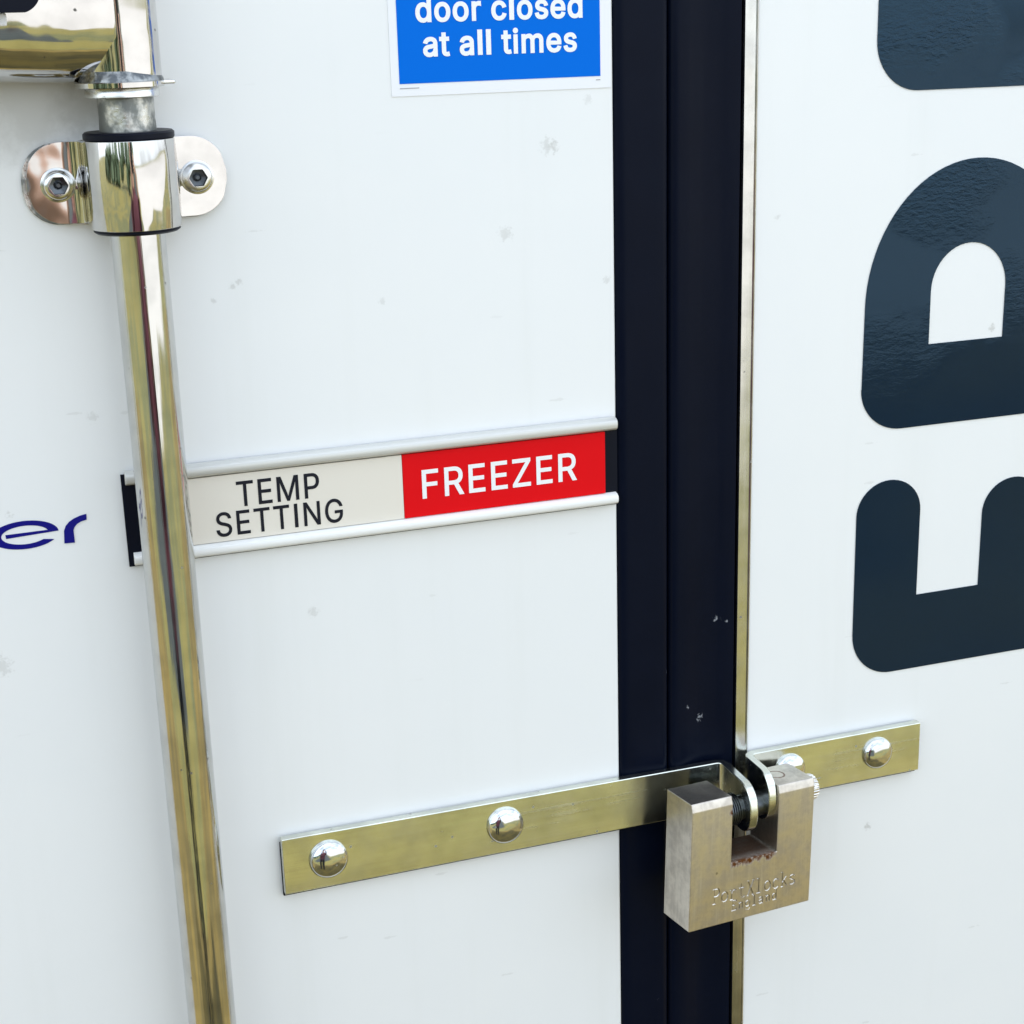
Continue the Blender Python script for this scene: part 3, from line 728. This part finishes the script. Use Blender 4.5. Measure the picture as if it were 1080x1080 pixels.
# lever: a soft edged bar running left from the sleeve, its front bulging, bottom rolled under
def lever_ring(x, zb, zt, yf, yb):
    h = zt - zb
    pts = []
    pr = [(0.0, 1.0), (0.25, 1.01), (0.6, 1.0), (0.86, 0.94), (0.97, 0.80), (1.0, 0.55), (1.0, 0.34), (0.955, 0.22), (0.87, 0.13), (0.72, 0.055), (0.5, 0.02), (0.25, 0.0), (0.0, 0.0)]
    for u, v in pr:
        pts.append((x, yb + (yf - yb) * u, zb + h * v))
    return pts
rings = []
for x, zb, zt, yf in ((-0.400, 1.6600, 1.750, -0.052), (-0.330, 1.6585, 1.750, -0.052), (-0.285, 1.6560, 1.750, -0.0515), (-0.255, 1.6540, 1.750, -0.0505),
                      (-0.232, 1.6528, 1.750, -0.0488), (-0.218, 1.6528, 1.750, -0.0478), (-0.2085, 1.6528, 1.750, -0.0472), (-0.2066, 1.6528, 1.750, -0.0471), (-0.2060, 1.6529, 1.7499, -0.0470), (-0.2057, 1.6534, 1.7495, -0.0464)):
    rings.append(lever_ring(x, zb, zt, yf, -0.017))
lev = part('lever', loft(rings), M['polished'], rod, smooth=55)
sub = lev.modifiers.new('soft', 'SUBSURF')
sub.levels = sub.render_levels = 2
def grip_outline():
    return [(-0.400, 1.7600)] + [(-0.400, 1.6862)] + arc(-0.2505, 1.6952, 0.0105, 0.0100, -70, 0, 10) + [(-0.240, 1.7600)]
bm = on_door(curve_mesh([grip_outline()], extrude=0.008), -0.058)
part('grip', bm, M['black_plastic'], rod, bevel=0.002, seg=3)
bm = box(-0.400, -0.2555, -0.0585, -0.050, 1.6800, 1.6858)
part('grip_plate', bm, M['sticker_white'], rod, bevel=0.0008)

# ------------------------------------------------------------------ saddle clamp that carries the rod
cl = thing('rod_clamp', 'polished saddle clamp with two socket bolts holding the upright steel rod', 'clamp', (PX, 0, 1.604))
RC = 0.0205
path = [(-0.2528, -0.0042), (-0.2505, -0.0042), (-0.247, -0.0042), (-0.240, -0.0042), (-0.233, -0.0042), (-0.2300, -0.0044)]
path += [(-0.2300 + 0.0062 * math.sin(R_(a)), -0.0106 + 0.0062 * math.cos(R_(a))) for a in (20, 40, 60, 78)]
path = [p for p in path]
arcp = [(PX + RC * math.cos(R_(a)), PY + RC * math.sin(R_(a)) * 1.03) for a in range(176, 365, 6)]
right = [(2 * PX - x, y) for x, y in path][::-1]
half = 0.0203
def clamp_z(zc, bulge):
    def f(s, L):
        e = min(s, L - s)
        r = 0.0178
        h = half
        if e < r:
            h = half - r + math.sqrt(max(r * r - (r - e) ** 2, 1e-7))
        q = max(0.0, 1 - abs(s - L / 2) / (L * 0.24))
        return zc - h - 0.0012 * min(1, q * 4), zc + h + 0.0012 * min(1, q * 4)
    return f
def dense(p, step=0.0012):
    out = [p[0]]
    for a, b in zip(p, p[1:]):
        d = math.dist(a, b)
        k = max(1, int(d / step))
        out += [(a[0] + (b[0] - a[0]) * i / k, a[1] + (b[1] - a[1]) * i / k) for i in range(1, k + 1)]
    return out
part('saddle', strap(dense(path + arcp + right), 0.0030, clamp_z(1.6040, 0),
           lambda u, v: 0.0008 * (1 - v * v) * max(0.0, 1 - (abs(u - 0.5) / 0.27) ** 4) if abs(u - 0.5) < 0.27 else 0.0, 10), M['polished'], cl, smooth=45, bevel=0.0005)
bpth = [(-0.2548 + 0.0012 * i, -0.0012) for i in range(86)]
part('base_plate', strap(bpth, 0.0022, clamp_z(1.6034, 0)), M['dull_steel'], cl, smooth=45, bevel=0.0003)
part('bush', lathe(PX, PY, [(0.0140, 1.6250), (0.0212, 1.6252), (0.0222, 1.6262), (0.0222, 1.6285), (0.0212, 1.6294), (0.0140, 1.6294)], 64), M['black_plastic'], cl, smooth=40)
part('bush', lathe(PX, PY, [(0.0140, 1.5800), (0.0200, 1.5802), (0.0214, 1.5812), (0.0214, 1.5836), (0.0200, 1.5844), (0.0140, 1.5844)], 64), M['black_plastic'], cl, smooth=40)
for bx in (-0.2375, -0.1680):
    # button head with a six sided socket
    bm = bmesh.new()
    k = 48
    o = Vector((bx, -0.0057, 1.6033))
    def ring(r, d, hexa=False):
        pts = []
        for i in range(k):
            a = 2 * math.pi * i / k + 0.3
            rr = r
            if hexa:
                q = (a % (math.pi / 3)) - math.pi / 6
                rr = r * math.cos(math.pi / 6) / math.cos(q)
            pts.append(o + Vector((rr * math.cos(a), -d, rr * math.sin(a))))
        return pts
    rings = [ring(0.0076, 0.0), ring(0.0077, 0.0018), ring(0.0074, 0.0036), ring(0.0064, 0.0048), ring(0.0052, 0.0052), ring(0.0049, 0.0052, True), ring(0.0048, 0.0050, True), ring(0.0048, 0.0016, True)]
    rings += [ring(0.0020, 0.0012), ring(0.0018, 0.0028), ring(0.0009, 0.0034)]
    loft(rings, bm)
    bo = part('bolt', bm, [M['bolt'], M['pin']], cl, smooth=32)
    for pl in bo.data.polygons:
        cc = pl.center + Vector((PX, 0, 1.604)) - o
        if math.hypot(cc.x, cc.z) < 0.00475 and cc.y > -0.0051:
            pl.material_index = 1  # dark steel inside the socket stands in for its shade
    part('washer', lathe_dir((bx, -0.0056, 1.6033), (0, -1, 0), [(0.0086, -0.0002), (0.0086, 0.0008), (0.0083, 0.0010)], 48), M['bolt'], bo, smooth=35)

# ------------------------------------------------------------------ hasp straps
def tab_z(z0, z1, tip, taper=0.0, r=0.0145):
    def f(s, L):
        e = L - s
        a, b = z0, z1
        t = s / L
        b -= taper * t
        if e < r:
            q = r - math.sqrt(max(r * r - (r - e) ** 2, 1e-8))
            a, b = a + q, b - q
        return a, b
    return f
TH = 0.0052
def dome(x, z, y, r, h, material, parent):
    # flattened dome on a short rim
    prof = [(r * 0.99, 0.0), (r, 0.0005), (r, 0.0008)]
    for i in range(1, 22):
        a = R_(90 * i / 22.0)
        prof.append((r * math.cos(a) ** 0.9, 0.0008 + (h - 0.0008) * math.sin(a)))
    bm = lathe_dir((x, y, z), (0, -1, 0), prof, 56)
    return part('rivet', bm, material, parent, smooth=60)

hl = thing('hasp', 'longer hasp strap riveted to the left door and crossing the black seal', 'hasp', (-0.010, 0, 1.2015), group='hasp straps under the padlock')
xt = 0.1365
yc = -0.0020 - TH / 2
p = [(-0.1512, yc), (-0.10, yc), (0.0, yc), (0.08, yc), (0.12, yc), (xt - 0.0055, yc)]
p += [(xt - 0.0055 + 0.0055 * math.sin(R_(a)), yc - 0.0055 + 0.0055 * math.cos(R_(a))) for a in (15, 30, 45, 60, 75, 90)]
p += [(xt, yc - 0.009), (xt, -0.028)] + [(xt, -0.0495 + 0.0165 * math.cos(R_(a))) for a in range(0, 91, 6)]
part('strap', strap(p, TH, tab_z(1.1834, 1.2196, 0, 0.0028)), M['zinc'], hl, smooth=40, bevel=0.0005)
for rx in (-0.1240, -0.0129):
    dome(rx, 1.2020, yc - TH / 2, 0.0118, 0.0060, M['chrome'], hl)
# packing under the strap, its black edge jutting out as a gap shadow
part('gap_shadow_strip', box(-0.1514, 0.0655, -0.0022, 0.0, 1.1803, 1.2150), M['black_plastic'], hl, smooth=None)

hr = thing('hasp', 'shorter hasp strap riveted to the right door', 'hasp', (0.217, 0, 1.2015), group='hasp straps under the padlock')
xt = 0.1535
p = [(0.2818, yc), (0.24, yc), (0.20, yc), (xt + 0.0055, yc)]
p += [(xt + 0.0055 - 0.0055 * math.sin(R_(a)), yc - 0.0055 + 0.0055 * math.cos(R_(a))) for a in (15, 30, 45, 60, 75, 90)]
p += [(xt, yc - 0.009), (xt, -0.022)] + [(xt, -0.0415 + 0.0165 * math.cos(R_(a))) for a in range(0, 91, 6)]
part('strap', strap(p, TH, tab_z(1.1844, 1.2190, 0, 0.0)), M['zinc'], hr, smooth=40, bevel=0.0005)
for rx in (0.1838, 0.2491):
    dome(rx, 1.2030, yc - TH / 2, 0.0108, 0.0056, M['chrome'], hr)
part('gap_shadow_strip', box(0.1600, 0.2821, -0.0022, 0.0, 1.1813, 1.2170), M['black_plastic'], hr, smooth=None)  # black lower edge juts out to draw the shadow under the strap

# ------------------------------------------------------------------ padlock (built in its own axes: x width, y depth, z up)
LR = Matrix(((0.9880012455, -0.1469228308, 0.0476153406), (0.1450630572, 0.9885962209, 0.0404255045), (-0.0530117753, -0.0330332219, 0.9980473726)))
LP = Vector((0.0888511240, -0.0558869627, 1.1311175303))
lk = thing('padlock', 'heavy square steel shutter padlock with a notch, hanging on the hasp tabs', 'padlock', LP, LR)
W, T, H = 0.0927, 0.0288, 0.0848
U = [(0, 0), (W, 0), (W, H), (0.0651, H), (0.0651, 0.0405), (0.0303, 0.0405), (0.0298, H), (0, H)]
bm = bmesh.new()
lo = [bm.verts.new((x, 0, z)) for x, z in U]
hi = [bm.verts.new((x, T, z)) for x, z in U]
bm.faces.new(lo)
bm.faces.new(hi[::-1])
for i in range(len(U)):
    j = (i + 1) % len(U)
    bm.faces.new((lo[i], lo[j], hi[j], hi[i]))
bmesh.ops.recalc_face_normals(bm, faces=bm.faces)
# ground-back strip along the top of the front
pn = Vector((0, -(H - 0.0798), 0.0016)).normalized()
g = bmesh.ops.bisect_plane(bm, geom=bm.verts[:] + bm.edges[:] + bm.faces[:], plane_co=(0, 0, 0.0798), plane_no=pn, clear_outer=True)
bmesh.ops.holes_fill(bm, edges=[e for e in bm.edges if e.is_boundary])
# right leg: corner between notch and front is ground off near the top
ed = [e for e in bm.edges if e.calc_face_angle(0) > R_(12)]
bmesh.ops.bevel(bm, geom=ed, offset=0.00045, segments=2, profile=0.5, affect='EDGES')
body = part('body', bm, M['lock'], lk, smooth=14, local=True)

# stamped lettering, cut into the face
def C(cx, cy, rx, ry, a0=0, a1=360, k=14):
    return arc(cx, cy, rx, ry, a0, a1, k)
G = {
    'P': [[(0, 0), (.28, 0)], [(.12, 0), (.12, 1)], [(0, 1), (.36, 1)] + C(.36, .75, .22, .25, 80, -80, 8) + [(.36, .5), (.12, .5)]],
    'o': [C(.3, .33, .28, .33)],
    'r': [[(0, .66), (.14, .66), (.14, 0)], [(0, 0), (.32, 0)], [(.14, .42), (.26, .6), (.40, .66), (.54, .60)]],
    't': [[(.2, .95), (.2, .14), (.3, .01), (.44, .01), (.54, .08)], [(.02, .66), (.48, .66)]],
    'X': [[(.05, 0), (.55, 1)], [(.05, 1), (.55, 0)], [(-.02, 0), (.16, 0)], [(.44, 0), (.62, 0)], [(-.02, 1), (.16, 1)], [(.44, 1), (.62, 1)]],
    'L': [[(0, 1), (.28, 1)], [(.14, 1), (.14, 0)], [(0, 0), (.56, 0), (.56, .24)]],
    'c': [C(.32, .33, .28, .33, 42, 318, 14)],
    'k': [[(0, 1), (.12, 1), (.12, 0)], [(0, 0), (.24, 0)], [(.48, .66), (.12, .28)], [(.24, .40), (.54, 0)]],
    's': [[(.50, .54), (.40, .65), (.22, .66), (.08, .58), (.08, .45), (.22, .36), (.40, .30), (.52, .20), (.48, .07), (.32, 0), (.15, .02), (.05, .12)]],
    'E': [[(0, 1), (.52, 1), (.52, .82)], [(.12, 1), (.12, 0)], [(0, 0), (.55, 0), (.55, .2)], [(.12, .52), (.38, .52)]],
    'n': [[(0, .66), (.12, .66), (.12, 0)], [(.12, .5), (.26, .65), (.40, .62), (.46, .5), (.46, 0)]],
    'g': [C(.28, .36, .23, .29), [(.51, .66), (.51, -.1), (.42, -.24), (.2, -.24), (.08, -.16)]],
    'l': [[(.08, 1), (.26, 1), (.26, 0)], [(.08, 0), (.46, 0)]],
    'a': [[(.08, .56), (.2, .66), (.36, .64), (.44, .5), (.44, 0), (.54, 0)], [(.44, .38), (.2, .36), (.07, .24), (.07, .1), (.2, 0), (.34, .04), (.44, .16)]],
    'd': [C(.26, .33, .22, .33), [(.36, 1), (.48, 1), (.48, 0), (.56, 0)]],
}
tubes = bpy.data.curves.new('stamp', 'CURVE')
tubes.dimensions = '3D'
tubes.bevel_depth = 0.0006
tubes.bevel_resolution = 1
tubes.use_fill_caps = True
for txt, a0, adv, base, cap in (('PortXlocks', 0.0172, 0.00655, 0.0150, 0.0100), ('England', 0.0318, 0.0052, 0.0072, 0.0068)):
    for i, ch in enumerate(txt):
        for st_ in G[ch]:
            sp = tubes.splines.new('POLY')
            sp.points.add(len(st_) - 1)
            for pt, (u, v) in zip(sp.points, st_):
                pt.co = (a0 + i * adv + u * adv * 1.28, -0.00002, base + v * cap, 1)
to = bpy.data.objects.new('stamp', tubes)
COL.objects.link(to)
dg = bpy.context.evaluated_depsgraph_get()
cut_me = bpy.data.meshes.new_from_object(to.evaluated_get(dg))
bpy.data.objects.remove(to)
cutter = bpy.data.objects.new('stamp', cut_me)
COL.objects.link(cutter)
bo = body.modifiers.new('stamp', 'BOOLEAN')
bo.operation = 'DIFFERENCE'
bo.solver = 'EXACT'
bo.use_self = True
bo.object = cutter
cutter.parent = lk
dg = bpy.context.evaluated_depsgraph_get()
new_me = bpy.data.meshes.new_from_object(body.evaluated_get(dg))
body.modifiers.clear()
old = body.data
body.data = new_me
new_me.name = 'body'
bpy.data.meshes.remove(old)
bpy.data.objects.remove(cutter)
body.data.shade_smooth()
body.data.set_sharp_from_angle(angle=R_(14))

# locking pin through both legs, ridged where it shows, knurled end outside
pr = [(0.0088, 0.004)]
for i in range(7):
    x0 = 0.0302 + i * 0.0016
    pr += [(0.0088, x0), (0.0102, x0 + 0.0003), (0.0102, x0 + 0.0010), (0.0088, x0 + 0.0013)]
pr += [(0.0088, 0.0415), (0.0080, 0.042), (0.0080, 0.0900)]
part('locking_pin', lathe_dir((0, 0.0146, 0.0690), (1, 0, 0), pr, 40), M['pin'], lk, smooth=35, local=True)
kn = [(0.0070, 0.0900), (0.0070, 0.0935), (0.0080, 0.0940), (0.0082, 0.0952), (0.0082, 0.0990), (0.0078, 0.1002), (0.0062, 0.1008)]
part('knurled_cap', lathe_dir((0, 0.0120, 0.0735), (1, 0, 0), kn, 96, mod=lambda i, d: (1.0 + (0.03 if i % 4 < 2 else -0.03)) if 0.0938 < d < 0.1004 else 1.0), M['knurl'], lk, smooth=25, local=True)

# ------------------------------------------------------------------ the photographer, seen only in the chrome
def skin_figure(name, verts, edges, parent, material, levels=1):
    me = bpy.data.meshes.new(name)
    me.from_pydata([v[0] for v in verts], edges, [])
    o = bpy.data.objects.new(name, me)
    COL.objects.link(o)
    o.parent = parent
    WM[o.name] = WM[parent.name] if parent else Matrix()
    sk = o.modifiers.new('skin', 'SKIN')
    sk.use_smooth_shade = True
    for d, v in zip(me.skin_vertices[0].data, verts):
        d.radius = (v[1], v[2] if len(v) > 2 else v[1])
    me.skin_vertices[0].data[0].use_root = True
    ss = o.modifiers.new('smooth', 'SUBSURF')
    ss.levels = ss.render_levels = levels
    me.materials.append(material)
    return o
pe = thing('person', 'person in dark jacket holding up a phone, mirrored in the rivets', 'person', (-0.39, -1.36, 0.0))
V = [((0, 0, .94), .18, .14)]
Ed = []
def chain(start, pts):
    i = start
    for q in pts:
        V.append(q)
        Ed.append((i, len(V) - 1))
        i = len(V) - 1
    return i
chest = chain(0, [((0, .0, 1.12), .185, .14), ((0, -.01, 1.32), .20, .14)])
neck = chain(chest, [((0, 0, 1.46), .075), ((0, .015, 1.53), .055), ((0, .03, 1.62), .075, .092), ((0, .035, 1.70), .078, .098), ((0, .03, 1.76), .055, .07)])
for sx in (-1, 1):
    chain(0, [((sx * .10, 0, .86), .115), ((sx * .115, .01, .50), .085), ((sx * .12, -.02, .10), .065), ((sx * .12, .03, .04), .045), ((sx * .13, .16, .03), .035)])
    wr = chain(chest, [((sx * .19, 0, 1.40), .06), ((sx * .25, .06, 1.16), .048), ((sx * .145 + .09, .33, 1.44), .034), ((sx * .095 + .10, .41, 1.53), .024)])
    hand = chain(wr, [((sx * .075 + .10, .435, 1.575), .026, .016)])
    for k_, (dz, ln) in enumerate(((.034, .9), (.014, 1.0), (-.006, .95), (-.026, .75))):
        chain(hand, [((sx * .060 + .10, .44, 1.60 + dz), .0085), ((sx * (.060 - .022 * ln) + .10, .452, 1.602 + dz), .0075), ((sx * (.060 - .038 * ln) + .10, .447, 1.603 + dz), .0065)])
    chain(hand, [((sx * .058 + .10, .415, 1.60), .0095), ((sx * .040 + .10, .405, 1.625), .008)])
fig = skin_figure('body', V, Ed, pe, M['jacket'], 1)
dg = bpy.context.evaluated_depsgraph_get()
fm = bpy.data.meshes.new_from_object(fig.evaluated_get(dg))
fig.modifiers.clear()
om = fig.data
fig.data = fm
bpy.data.meshes.remove(om)
fm.materials.clear()
for k_ in ('jacket', 'trousers', 'skin'):
    fm.materials.append(M[k_])
for pl in fm.polygons:
    c = pl.center
    pl.material_index = 1 if c.z < 0.92 else (2 if (c.z > 1.49 or (c.y > 0.375 and c.z > 1.45)) else 0)
bm = bmesh.new()
bmesh.ops.create_uvsphere(bm, u_segments=20, v_segments=12, radius=1.0)
for v_ in bm.verts:
    v_.co = Vector((v_.co.x * .085, v_.co.y * .102 - .005, v_.co.z * .075 + 1.735))
part('hair', bm, M['hair'], pe, smooth=80, local=True)
for sx in (-1, 1):
    bm = bmesh.new()
    bmesh.ops.create_icosphere(bm, subdivisions=2, radius=0.011, matrix=Matrix.Translation((sx * .031, .122, 1.675)))
    part('eye', bm, M['print_black'], pe, smooth=80, local=True)

ph = thing('smartphone', 'black smartphone held up by the person in the dark jacket', 'phone', CAM_P + CAM_R @ Vector((0.0, -0.045, 0.012)), CAM_R)
part('case', box(-0.037, 0.037, -0.078, 0.078, -0.004, 0.004), M['phone'], ph, bevel=0.003, seg=3, local=True)
